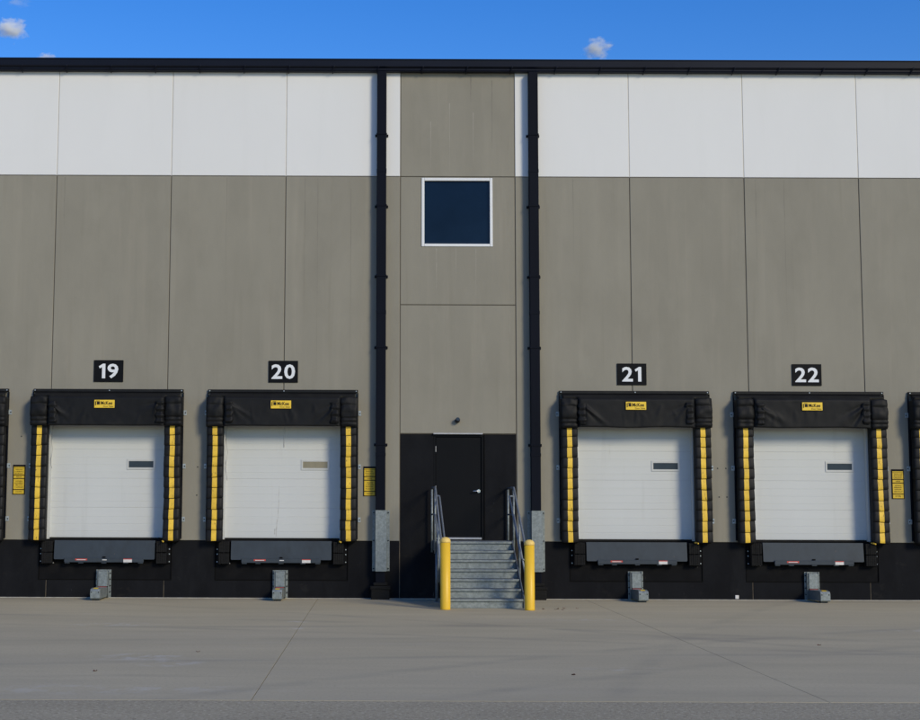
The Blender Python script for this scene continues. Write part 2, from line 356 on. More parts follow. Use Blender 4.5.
# sealant behind the joints, butted by height
def sealant(x, z0, z1, m_): box('joint_sealant', (x-0.03, x+0.03, 0.022, 0.19, z0, z1), m_, wh)
def free(x, z0, z1):                                            # keep sealant out of the dock openings
    inside = [c for c in CX.values() if abs(x-c) < OP+0.03]
    return bool(inside)
for x in JX:
    side = abs(abs(x-1.666)-1.2085) < 0.01
    box('joint_sealant', (x-gap+0.0005, x+gap-0.0005, 0.008 if not side else 0.016, 0.19, Z_W+0.001, Z_TOP), 'joint_light' if not side else 'joint', wh)
    zlo = 3.851 if free(x, 0, 0) else Z_B
    box('joint_sealant', (x-gap+0.0005, x+gap-0.0005, 0.016, 0.19, zlo, Z_W-0.001), 'joint', wh)
    zhi = 0.374 if any(abs(x-c) < 1.356 for c in CX.values()) else Z_B-0.002
    box('joint_sealant', (x-gap+0.0005, x+gap-0.0005, 0.014, 0.19, -0.02, zhi), 'joint_dark', wh)
for a, b in zip(JX, JX[1:]):
    if abs((a+b)/2-1.666) < 0.1:
        for z in (8.81, 6.08, 3.385): box('joint_sealant', (a+gap, b-gap, 0.03, 0.19, z-gap+0.0005, z+gap-0.0005), 'joint', wh)
    else:
        box('joint_sealant', (a+gap, b-gap, 0.02, 0.19, Z_W-gap+0.0005, Z_W+gap-0.0005), 'joint', wh)
XL, XR = JX[0], JX[-1]
# water runs below the white band and the window
rs = random.Random(21)
for (sx, za, zb, wd, mm) in ((-1.55, 6.2, 8.77, .008, 'run'), (-1.28, 4.4, 8.77, .006, 'run'), (-.58, 4.6, 8.55, .006, 'run'), (-6.62, 7.7, 8.77, .010, 'run'), (8.55, 5.6, 8.77, .006, 'run'),
                             (7.95, 6.6, 8.77, .006, 'run'), (4.1, 7.0, 8.77, .005, 'run'), (-3.2, 5.9, 8.77, .005, 'run'), (1.22, 6.4, 7.27, .012, 'runl'), (1.63, 6.6, 7.28, .009, 'runl'), (2.05, 6.3, 7.27, .010, 'runl'),
                             (1.1, 9.0, 10.0, .012, 'runl'), (1.5, 8.9, 10.4, .010, 'runl'), (2.0, 9.1, 10.2, .012, 'runl'), (1.95, 10.4, 11.0, .02, 'run'), (2.4, 9.4, 10.9, .012, 'run')):
    yy = -.0012 if not .46 < sx < 2.87 else .0108
    bm = bmesh.new(); nn = 14; la = []; lb_ = []
    for q in range(nn):
        z = za+(zb-za)*q/(nn-1); xo = sx+rs.uniform(-.003, .003); ww = wd*(.15+.85*(q/(nn-1)))*rs.uniform(.6, 1.2)
        la.append(bm.verts.new((xo-ww, yy, z))); lb_.append(bm.verts.new((xo+ww, yy, z)))
    for q in range(nn-1): bm.faces.new((la[q], lb_[q], lb_[q+1], la[q+1]))
    link('run_stain', fin(bm, 'run'), wh, mats=mm)
# body behind the panels
box('side_wall', (XL-0.2, XL-0.001, 0.0, 40, -0.02, Z_TOP), 'beige', wh); box('side_wall', (XR+0.001, XR+0.2, 0.0, 40, -0.02, Z_TOP), 'beige', wh)
box('back_wall', (XL, XR, 39.8, 40, -0.02, Z_TOP), 'beige', wh)
box('inner_lining', (XL, XR, 0.36, 0.40, -0.02, Z_TOP-0.01), 'void', wh)
bm = bmesh.new()
v_ = [bm.verts.new(p) for p in ((XL-.3, -.03, 11.22), (XR+.3, -.03, 11.22), (XR+.3, 20, 11.9), (XL-.3, 20, 11.9), (XL-.3, 40.2, 11.26), (XR+.3, 40.2, 11.26))]
bm.faces.new((v_[0], v_[1], v_[2], v_[3])); bm.faces.new((v_[3], v_[2], v_[5], v_[4]))
bmesh.ops.solidify(bm, geom=bm.faces[:], thickness=0.05)
link('roof', fin(bm, 'roof'), wh, mats='roofing')
# eaves gutter with straps
GY = -0.20
bm = bmesh.new()
prof = [(-0.004, 11.05), (-0.13, 11.05), (-0.145, 11.075), (-0.145, 11.105), (GY, 11.135), (GY, 11.268), (GY-0.018, 11.276), (GY-0.018, 11.292), (GY+0.02, 11.292), (GY+0.02, 11.255), (-0.004, 11.255)]
ra = [bm.verts.new((XL-.3, y, z)) for y, z in prof]; rb = [bm.verts.new((XR+.3, y, z)) for y, z in prof]
for i in range(len(prof)):
    j = (i+1) % len(prof); bm.faces.new((ra[i], ra[j], rb[j], rb[i]))
bm.faces.new(ra); bm.faces.new(rb)
gut = link('gutter', fin(bm, 'gutter'), wh, mats='gutter')
bm = bmesh.new()
bm_tube(bm, [(0.022, -0.205, 11.145), (0.0, -0.19, 11.105), (-0.02, -0.158, 11.065), (-0.02, -0.135, 11.043), (-0.02, -0.01, 11.035)], 0.012, 6)
sm = fin(bm, 'strap'); sm.materials.append(M['gutter'])
for k in range(-9, 30):
    x = -7.556+0.942*k
    if XL < x < XR: link('gutter_strap', sm, gut, (x, 0, 0))
for x in (-12.1, -6.0, 0.1, 6.2, 12.3, 18.4): box('gutter_seam', (x, x+0.02, GY-0.004, GY-0.0005, 11.137, 11.266), 'gutter', gut)

# fixed window
wn = empty('window'); wn.parent = wh
fw = 0.062; x0, x1, z0, z1 = WIN
for nm, b in (('frame_bar', (x0, x0+fw, z0, z1)), ('frame_bar', (x1-fw, x1, z0, z1)), ('frame_bar', (x0+fw, x1-fw, z1-fw, z1)), ('frame_bar', (x0+fw, x1-fw, z0, z0+fw))):
    box(nm, (b[0]+.001, b[1]-.001, -0.006, 0.10, b[2]+.001, b[3]-.001), 'wframe', wn, bev=0.006)
box('gasket', (x0+fw-.004, x1-fw+.004, 0.078, 0.083, z0+fw-.004, z1-fw+.004), 'void', wn)
box('pane', (x0+fw+0.001, x1-fw-0.001, 0.060, 0.074, z0+fw+.001, z1-fw-.001), 'wglass', wn)

# entrance door
md = empty('entrance_door'); md.parent = wh
x0, x1, z0, z1 = DOOR
box('door_frame', (x0, x0+.045, 0.02, 0.15, z0, z1-.046), 'mdoor', md, bev=.004); box('door_frame', (x1-.045, x1, 0.02, 0.15, z0, z1-.046), 'mdoor', md, bev=.004)
box('door_frame', (x0, x1, 0.02, 0.15, z1-.045, z1), 'mdoor', md, bev=.004)
box('door_leaf', (x0+.05, x1-.05, 0.05, 0.095, z0+.03, z1-.05), 'mdoor', md, bev=.003)
box('door_backing', (x0, x1, 0.17, 0.19, z0, z1), 'void', md)
box('drip_cap', (x0-.005, x1-.02, -0.045, 0.012, z1+.002, z1+.030), 'steelw', md, bev=.006)
box('threshold', (x0+.06, x1-.05, -0.03, 0.06, z0-.012, z0+.028), 'steelw', md, bev=.005)
for z in (3.07, 2.25, 1.5): box('hinge', (x0+.036, x0+.058, 0.032, 0.05, z-.06, z+.06), 'steelw', md, bev=.003)
bm = bmesh.new()
bm_tube(bm, [(2.09, 0.05, 2.205), (2.09, 0.02, 2.205)], 0.034, 16)
bm_tube(bm, [(2.09, 0.02, 2.205), (2.09, -0.02, 2.205), (2.075, -0.03, 2.205), (1.985, -0.03, 2.203), (1.965, -0.015, 2.203)], 0.011, 10)
link('lever_handle', fin(bm, 'lever'), md, mats='chrome')
box('door_seam', (x1+.002, x1+.022, 0.006, 0.0135, 1.225, 3.36), 'void', md)

# ------------------------------------------------------------------ dock doors (parts of the warehouse)
DY = 0.17
Z_D = 1.195
sec = [(1.225, 1.840), (1.840, 2.440), (2.440, 3.040), (3.040, 3.64), (3.64, 4.0)]
door_pan = []
for (a, b) in sec[:]:
    bm = bmesh.new()
    n = 12; h = b-a-0.004; zc = a+0.002; prof = []
    prof.append((DY+0.004, zc)); prof.append((DY+0.001, zc+0.004))
    ribs = [0.12+0.152*k for k in range(4)]
    for rz in ribs:
        if rz+0.012 < h-0.03: prof += [(DY, zc+rz), (DY+0.0026, zc+rz+0.003), (DY+0.0026, zc+rz+0.008), (DY, zc+rz+0.011)]
    prof += [(DY+0.001, zc+h-0.004), (DY+0.004, zc+h), (DY+0.045, zc+h), (DY+0.045, zc)]
    ra = [bm.verts.new((-OP-.03, y, z)) for y, z in prof]; rb = [bm.verts.new((OP+.03, y, z)) for y, z in prof]
    for i in range(len(prof)):
        j = (i+1) % len(prof); bm.faces.new((ra[i], ra[j], rb[j], rb[i]))
    me = fin(bm, 'door_panel'); me.materials.append(M['doorw']); door_pan.append(me)
for num, c in CX.items():
    dd = empty('dock_door', (c, 0, 0)); dd.parent = wh
    if num == 20: dd['label'] = 'white sectional dock door whose small window is tan'
    for me in door_pan: link('door_panel', me, dd)
    box('seam_backing', (-OP-.03, OP+.03, DY+0.006, DY+0.03, 1.2, 4.0), 'seam', dd)
    box('bottom_seal', (-OP, OP, DY-0.004, DY+0.04, Z_D-0.02, 1.224), 'rubber', dd, bev=.008)
    wx0, wx1, wz0, wz1 = 0.375, 0.965, 2.625, 2.845
    bm = plate([wx0, wx1], [wz0, wz1], [(wx0+.04, wx1-.04, wz0+.045, wz1-.045)], DY-0.012, DY+0.004, 0.005)
    link('window_frame', fin(bm, 'wf'), dd, mats='lframe')
    box('window_pane', (wx0+.04, wx1-.04, DY-0.008, DY-0.003, wz0+.045, wz1-.045), 'tglass' if num == 20 else 'dglass', dd)
    # jamb trim seen as a pale strip beside the pads
    for s in (-1, 1): box('jamb_trim', (min(s*OP, s*(OP-.05)), max(s*OP, s*(OP-.05)), 0.03, DY-0.001, Z_D, 3.84), 'doorw', dd)
    box('sill_beam', (-1.354, 1.354, 0.012, 0.25, 1.135, 1.172), 'pit', dd)
    # hanging pull rope near the left edge
    pts = [(-1.16+0.02*math.sin(k*1.3+num), 0.02+0.0*k, 3.6-0.12*k*(0.6+0.4*((num % 3)/2))) for k in range(11)]
    if num == 20:
        tube('centre_cord', [(0.02, DY-.006, 3.75), (0.022, DY-.006, 3.45), (0.018, DY-.006, 3.10)], .007, 'signw', dd, 5)
        rs = random.Random(5)
        for (sx, za, zb, wd) in ((-.13, 1.25, 1.62, .010), (-.10, 1.55, 2.02, .006), (-.16, 1.30, 1.42, .014), (-.09, 1.95, 2.3, .004)):
            bm = bmesh.new(); nn = 9; la = []; lb_ = []
            for q in range(nn):
                z = za+(zb-za)*q/(nn-1); xo = sx+.05*(z-za)+rs.uniform(-.002, .002); ww = wd*(.3+.7*math.sin(math.pi*(q+.4)/nn))*rs.uniform(.6, 1.2)
                la.append(bm.verts.new((xo-ww, DY-.0012, z))); lb_.append(bm.verts.new((xo+ww, DY-.0012, z)))
            for q in range(nn-1): bm.faces.new((la[q], lb_[q], lb_[q+1], la[q+1]))
            link('drip_stain', fin(bm, 'stain'), dd, mats='stain')
    if num in (19, 20): tube('pull_rope', pts, 0.006, 'steelw', dd, 5)

# ------------------------------------------------------------------ downspouts, guards
def downspout(xc, name_l, guard_l):
    t = empty('downspout', (xc, 0, 0), label=name_l, cat='downspout', group='downspouts beside the entrance bay')
    w = 0.10
    zt = 11.04; segs = [0.33, 2.95, 5.9, 8.9, zt]
    for a, b in zip(segs, segs[1:]):
        bm = bmesh.new(); bm_box(bm, -w, w, -0.19, -0.035, a+0.003, b-0.003, bev=0.012, seg=2)
        # crease lines on the front
        link('pipe_section', fin(bm, 'pipe'), t, mats='pipe')
    for z in segs[1:-1]: box('pipe_joint', (-w-.004, w+.004, -0.195, -0.03, z-0.035, z+0.035), 'pipe', t, bev=.004)
    for z in (9.68, 8.155, 6.665, 5.17, 2.90+0.25, 1.0):
        if z < 2: continue
        bm = bmesh.new(); bm_box(bm, -w-.012, w+.012, -0.202, 0.0, z-0.018, z+0.018, bev=.003)
        bm_box(bm, -w-.040, -w-.010, -0.03, 0.001, z-0.028, z+0.028, bev=.004); bm_box(bm, w+.010, w+.040, -0.03, 0.001, z-0.028, z+0.028, bev=.004)
        link('wall_clip', fin(bm, 'clip'), t, mats='pipe')
    bm = bmesh.new(); bm_box(bm, -0.19, 0.19, -0.26, -0.005, -0.005, 0.24, bev=0.02, seg=2); bm_box(bm, -0.205, 0.205, -0.275, -0.003, 0.20, 0.27, bev=0.012); bm_box(bm, -0.15, 0.15, -0.22, -0.004, 0.265, 0.34, bev=0.02)
    link('drain_boot', fin(bm, 'boot'), t, mats='rubber')
    g_ = empty('downspout_guard', (xc+0.012, 0, 0.565), label=guard_l, cat='pipe guard', group='galvanised downspout guards')
    prof = [(-.178, -.003), (-.178, -.012), (-.118, -.012), (-.112, -.235), (.112, -.235), (.118, -.012), (.178, -.012), (.178, -.003), (.106, -.003), (.102, -.226), (-.102, -.226), (-.106, -.003)]
    bm = bmesh.new(); H = 1.24
    A = [bm.verts.new((x, y, 0)) for x, y in prof]; B = [bm.verts.new((x, y, H)) for x, y in prof]
    for i in range(len(prof)):
        j = (i+1) % len(prof); bm.faces.new((A[i], A[j], B[j], B[i]))
    bm.faces.new(A); bm.faces.new(B)
    link('channel', fin(bm, 'channel'), g_, mats='galv')
    for x in (-.15, .15):
        for z in (0.05, 0.62, 1.19):
            tube('anchor_bolt', [(x, -.011, z), (x, -.026, z)], 0.016, 'lamp', g_, 6)
downspout(0.062, 'dark square downspout running down left of the entrance door bay', 'galvanised steel guard over the foot of the left downspout')
downspout(3.255, 'dark square downspout running down right of the entrance door bay', 'galvanised steel guard over the foot of the right downspout, behind the bollard')

# ------------------------------------------------------------------ dock seals
PY = -0.235                                     # nominal front of pads
PW = 0.168                                      # half width of a pad
def pleat_mesh(seed, h=0.225):
    r_ = random.Random(seed); bm = bmesh.new()
    xs = [-PW, -PW, -PW+.02, -PW+.05, -.056, -.056, 0.0, .056, .056, PW-.05, PW-.02, PW, PW]
    xs = [-PW, -PW, -PW+.018, -PW+.05, -.050, 0.0, .050, PW-.05, PW-.018, PW, PW]
    ys = [0.14, 0.03, 0.008, 0.0, 0, 0, 0, 0.0, 0.008, 0.03, 0.14]
    zz = [0.0, 0.010, 0.06, 0.13, 0.20, h]
    off = [0.000, -0.009, -0.012, -0.008, 0.002, 0.008]
    tilt = r_.uniform(-.012, .012); bul = r_.uniform(-.006, .006); sag = r_.uniform(0.004, 0.012)
    rows = []
    for z, o in zip(zz, off):
        row = []
        for x, y in zip(xs, ys):
            k = 1 if y < 0.1 else 0
            zz_ = z + (tilt*x/PW - sag*(1-(x/PW)**2)*(1-z/h))*(1 if z < h else .3)
            row.append(bm.verts.new((x*(1.0+(0.012 if z < .1 else 0)*k), PY+y+k*(o+bul*math.sin(x*14+seed)+r_.uniform(-.003, .003)), zz_)))
        rows.append(row)
    for a, b in zip(rows, rows[1:]):
        for i in range(len(xs)-1):
            f = bm.faces.new((a[i], a[i+1], b[i+1], b[i])); f.smooth = True
            f.material_index = 1 if (i in (4, 5) and a is not rows[0]) else 0  # lowest stripe row stays black: shade at the pleat's bottom edge, put into the colour
    bm.faces.new(rows[0])
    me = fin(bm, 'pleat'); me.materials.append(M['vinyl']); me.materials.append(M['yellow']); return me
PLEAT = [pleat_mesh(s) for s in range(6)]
PLAIN = []
for s in range(3):
    me = PLEAT[s].copy(); me.materials.clear(); me.materials.append(M['vinyl']); me.materials.append(M['vinyl']); PLAIN.append(me)
HY = -0.335
def hood_mesh(seed):
    r_ = random.Random(seed); bm = bmesh.new()
    prof = [(-0.03, 4.222), (-0.10, 4.200), (-0.20, 4.165), (-0.255, 4.140), (-0.285, 4.115)]
    zb, zt = 3.525, 4.085
    nz, nx = 22, 110
    for k in range(nz+1): prof.append((HY, zt+(zb-zt)*k/nz))
    prof += [(HY+0.02, zb-0.012), (HY+0.06, zb), (HY+0.06, zb+0.1)]
    xs = [-1.50+3.0*i/nx for i in range(nx+1)]
    folds = []
    for s in (-1, 1):
        for k in range(4):
            ang = R(28+15*k+r_.uniform(-5, 5)) if k < 3 else R(12+r_.uniform(-3, 3))
            folds.append((s*1.06, 3.93+r_.uniform(-.06, .04), -s*math.sin(ang), -math.cos(ang), r_.uniform(.022, .036), r_.uniform(.014, .024), r_.uniform(.22, .48)))
    for k in range(7):
        x = r_.uniform(-.9, .9); ang = r_.uniform(-.6, .6)
        folds.append((x, r_.uniform(3.75, 3.95), math.sin(ang), -math.cos(ang), r_.uniform(.003, .010), r_.uniform(.015, .03), r_.uniform(.15, .35)))
    so = r_.uniform(0, 100)
    def disp(x, z):
        d = 0
        for (fx, fz, dx, dz, amp, wd, ln) in folds:
            u = (x-fx)*dx+(z-fz)*dz; v = (x-fx)*dz-(z-fz)*dx
            if u < -.05: continue
            w = wd*(1+1.6*max(0, u)/ln)
            e = math.exp(-(v/w)**2)*min(1, (u+.05)/.08)*math.exp(-(max(0, u)/ln)**2)
            d += amp*e - amp*.5*math.exp(-((v-1.7*w)/w)**2)*math.exp(-(max(0, u)/ln)**2)*min(1, (u+.05)/.08)
        d += 0.010*noise.noise((x*1.6+so, z*2.5, 0))+0.004*noise.noise((x*7+so, z*5, 3))
        return d
    rows = []
    for i, (y, z) in enumerate(prof):
        row = []
        for x in xs:
            yy = y
            if 4 <= i < len(prof)-3:
                t = min(1, (i-4)/4)*(1 if abs(x) < 1.17 else 0); yy -= disp(x, z)*t
                yy += 0.10*max(0, min(1, (abs(x)-1.17)/.05))
            zz = z
            if i > 3: zz += 0.022*noise.noise((x*1.1+so, 5, 0))*(1 if i > 8 else .4)
            row.append(bm.verts.new((x, yy, zz)))
        rows.append(row)
    for a, b in zip(rows, rows[1:]):
        for i in range(nx):
            bm.faces.new((a[i], a[i+1], b[i+1], b[i])).smooth = True
    for i in (0, nx):
        try: bm.faces.new([r[i] for r in rows])
        except Exception: pass
    return fin(bm, 'hood')
def sleeve_mesh(seed, s):
    """puffed fabric corner between hood and pad"""
    r_ = random.Random(seed); bm = bmesh.new(); so = r_.uniform(0, 50)
    xs = [-.185, -.18, -.165, -.13, -.09, -.045, 0, .045, .09, .13, .165, .18, .185]
    ys = [.20, .05, .015, 0, -.004, -.006, -.006, -.006, -.004, 0, .015, .05, .20]
    zs = [3.515, 3.525, 3.545, 3.575, 3.60, 3.612, 3.635, 3.665, 3.695, 3.708, 3.735, 3.78, 3.83, 3.88, 3.93, 3.965, 3.98, 4.01, 4.05, 4.09, 4.125]
    rows = []
    for z in zs:
        if z < 3.604: o = -0.035+0.03*abs(z-3.565)/.05
        elif z < 3.70: o = -0.040+0.032*abs(z-3.652)/.05
        elif z < 3.97: o = -0.046+0.026*((z-3.82)/.14)**2
        else: o = -0.028+0.20*max(0, (z-4.03))
        row = []
        for x, y in zip(xs, ys):
            k = 1 if y < 0.1 else 0
            d = 0.026*noise.noise((x*9+so, z*7, 0))+0.014*noise.noise((x*22+so, z*16, 2))
            row.append(bm.verts.new((x, HY+0.045+y+k*(o*1.25+d), z+0.012*noise.noise((x*8+so, z*3, 9)) - 0.02*(x/.18)**2*(1 if z > 4 else 0))))
        rows.append(row)
    for a, b in zip(rows, rows[1:]):
        for i in range(len(xs)-1): bm.faces.new((a[i], a[i+1], b[i+1], b[i])).smooth = True
    bm.faces.new(rows[0]); bm.faces.new(rows[-1])
    return fin(bm, 'sleeve')
def strap_mesh(seed):
    r_ = random.Random(seed); bm = bmesh.new(); so = r_.uniform(0, 50); rows = []
    for k in range(18):
        z = 3.58+0.43*k/17; w = 0.080+0.014*math.sin(k*1.1+seed)
        pl = 0.014*math.sin(k*1.25+seed*2)
        row = []
        for u, y in ((-1, .06), (-1, .0), (-.6, -.022), (-.1, -.012), (.35, -.030), (.8, -.018), (1, .0), (1, .06)):
            kk = 1 if y < .05 else 0
            row.append(bm.verts.new((u*w+0.02*noise.noise((so, z*3, 0)), HY-0.026+y+kk*(pl+0.016*noise.noise((u*2+so, z*12, 0))), z)))
        rows.append(row)
    for a, b in zip(rows, rows[1:]):
        for i in range(7): bm.faces.new((a[i], a[i+1], b[i+1], b[i])).smooth = True
    bm.faces.new(rows[0]); bm.faces.new(rows[-1])
    return fin(bm, 'strap')
bolt_bm = bmesh.new(); bm_tube(bolt_bm, [(0, 0, 0), (0, -0.012, 0)], 0.013, 6); BOLT = fin(bolt_bm, 'bolt'); BOLT.materials.append(M['bolt'])
def bracket_mesh():
    bm = bmesh.new(); bm_box(bm, -.035, .022, -.012, -.001, -.05, .05, bev=.003, mi=0)
    bm_box(bm, -.035, -.024, -.055, -.0125, -.05, .05, bev=.003, mi=0)
    bm_tube(bm, [(.0, -.012, 0), (.0, -.022, 0)], .014, 6, mi=1)
    me = fin(bm, 'bracket'); me.materials.append(M['bolt']); me.materials.append(M['lamp']); return me
BR = bracket_mesh()
place = {18: 'cut off by the left picture edge', 19: 'of door 19, leftmost whole one', 20: 'just left of the left downspout', 21: 'just right of the right downspout', 22: 'of door 22, rightmost whole one', 23: 'cut off by the right picture edge'}
for num, c in CX.items():
    d = empty('dock_seal', (c, 0, 0), label='black dock seal with yellow striped pads, '+place[num], cat='dock seal', group='dock seals along the wall')
    rail = box('head_rail', (-1.555, 1.555, -0.055, -0.001, 4.225, 4.285), 'vinyl', d, bev=.006)
    for x in (-1.52, 0.02, 1.52): link('rail_bolt', BOLT, rail, (x, -0.054, 4.256))
    link('hood', hood_mesh(num), d, mats='hoodv', smooth=True)
    for s in (-1, 1):
        rs = random.Random(num*10+s)
        px_ = s*1.372
        link('corner_sleeve', sleeve_mesh(num*3+s, s), d, (px_+s*.008+rs.uniform(-.008, .008), 0, rs.uniform(-.012, .008)), mats='hoodv', smooth=True)
        link('gathered_strap', strap_mesh(num*5+s), d, (s*(1.10+rs.uniform(-.02, .02)), 0, rs.uniform(-.02, .02)), mats='hoodv', smooth=True).rotation_euler = (0, 0, 0)
        pad = box('side_pad', (-PW+.008, PW-.008, -0.205, -0.001, 1.185, 4.10), 'vinyl', d, bev=.012, loc=(px_, 0, 0))
        n = 11; step = (3.545-1.175)/n
        for k in range(n):
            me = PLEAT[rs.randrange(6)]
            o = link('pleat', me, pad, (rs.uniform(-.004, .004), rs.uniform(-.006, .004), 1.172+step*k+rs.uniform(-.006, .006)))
            o.rotation_euler = (0, R(rs.uniform(-1.2, 1.2)), R(rs.uniform(-1, 1)))
        box('foot_flap', (-PW+.02, PW-.02, -0.20, -0.01, 1.150, 1.184), 'rubber', pad, bev=.012)
        # steel edge frame at the wall and its brackets
        box('pad_frame', (min(s*1.545, s*1.562), max(s*1.545, s*1.562), -0.06, -0.001, 1.21, 4.22), 'pipe', d)
        for z in (3.80, 2.695, 1.605):
            b = link('bracket', BR, d, (s*1.60, 0, z))
            if s < 0: b.rotation_euler = (0, R(180), 0)
    # maker sticker on the hood
    sx = -0.02
    st = empty('sticker', (sx, HY-0.022, 3.955)); st.parent = d
    bm = bmesh.new(); bm_box(bm, -.208, .208, -.003, .003, -.082, .082, bev=.0025); 
    link('sticker_sheet', fin(bm, 'sheet'), st, mats='stick')
    bm = bmesh.new(); bm_box(bm, -.155, -.095, -.0055, -.0035, -.015, .045); bm_box(bm, -.19, -.172, -.0055, -.0035, -.03, .05); bm_box(bm, -.172, -.10, -.0055, -.0035, .052, .064)
    link('sticker_emblem', fin(bm, 'emblem'), st, mats='ink')
    t1 = fit_mesh(text_mesh('McKee', 0.1, 0.002), -.075, .165, -.018, .055, -.0045); t1.materials.append(M['ink']); link('sticker_lettering', t1, st)
    t2 = fit_mesh(text_mesh('Door Sales', 0.04), -.02, .185, -.066, -.036, -.0045); t2.materials.append(M['ink']); link('sticker_lettering', t2, st)

# ------------------------------------------------------------------ number signs
for num, c in (((19, -5.605)), ((20, -1.970)), ((21, 5.280)), ((22, 8.922))):
    z0, z1 = (4.436, 4.890) if num < 21 else (4.410, 4.860)
    w = 0.306
    s_ = empty('number_sign', (c, 0, 0), label='black sign with white number %d, %s' % (num, {19: 'leftmost number sign', 20: 'between number 19 and the left downspout', 21: 'first right of the right downspout', 22: 'rightmost number sign'}[num]), cat='sign', group='dock number signs')
    box('sign_board', (-w, w, -0.022, -0.001, z0, z1), 'signk', s_, bev=.003)
    hgt = 0.305; wid = [.46*hgt if ch == '1' else .74*hgt for ch in str(num)]; gp = .13*hgt
    xx = -(sum(wid)+gp)/2; zc = (z0+z1)/2
    for ch, w_ in zip(str(num), wid):
        if ch == '1':
            bm = bmesh.new(); pl = [(50, 0), (50, 172), (14, 152), (0, 184), (62, 224), (100, 224), (100, 0)]
            A = [bm.verts.new((xx+a/224*hgt, -.0250, zc-hgt/2+b/224*hgt)) for a, b in pl]; B = [bm.verts.new((v.co.x, -.0226, v.co.z)) for v in A]
            for q in range(7): bm.faces.new((A[q], A[(q+1) % 7], B[(q+1) % 7], B[q]))
            bm.faces.new(A); bm.faces.new(B); t1 = fin(bm, 'one')
        else:
            t1 = fit_mesh(text_mesh(ch, 0.5, 0.011, 0.001), xx, xx+w_, zc-hgt/2, zc+hgt/2, -.0238)
        t1.materials.append(M['signw']); link('numeral', t1, s_); xx += w_+gp

# ------------------------------------------------------------------ yellow instruction signs
def warn(x, zc, label):
    s_ = empty('warning_sign', (x, 0, zc), label=label, cat='sign', group='yellow instruction signs between docks')
    box('sign_board', (-.128, .128, -0.014, -0.001, -.305, .305), 'signk', s_, bev=.002)
    for a, b in ((-.292, -.215), (-.198, .062-.05), (.030, .085), (.102, .232), (.240, .262)):
        box('sign_face', (-.110, .110, -0.0165, -0.0142, a, b), 'signy', s_)
    r_ = random.Random(int(x*100))
    for z, h, wd in ((.205, .020, .15), (.165, .020, .17), (.125, .020, .16), (.057, .024, .10), (-.03, .020, .12), (-.07, .020, .15), (-.11, .020, .14), (-.155, .022, .16), (-.25, .026, .11)):
        bm = bmesh.new(); xx = -wd/2+r_.uniform(-.01, .01)
        while xx < wd/2:
            lw = r_.uniform(.010, .017)
            bm_box(bm, xx, xx+.005, -.019, -.017, z-h/2, z+h/2)
            if r_.random() < .8: bm_box(bm, xx+.0052, xx+lw, -.019, -.017, z-h/2, z-h/2+.006)
            if r_.random() < .6: bm_box(bm, xx+.0052, xx+lw, -.019, -.017, z+h/2-.006, z+h/2)
            xx += lw+(.006 if r_.random() < .8 else .011)
        link('print_line', fin(bm, 'print'), s_, mats='ink')
warn(-7.405, 2.407, 'yellow and black instruction sign left of dock door 19')
warn(-0.165, 2.398, 'yellow and black instruction sign beside the left downspout')
warn(10.745, 2.380, 'yellow and black instruction sign right of dock door 22')

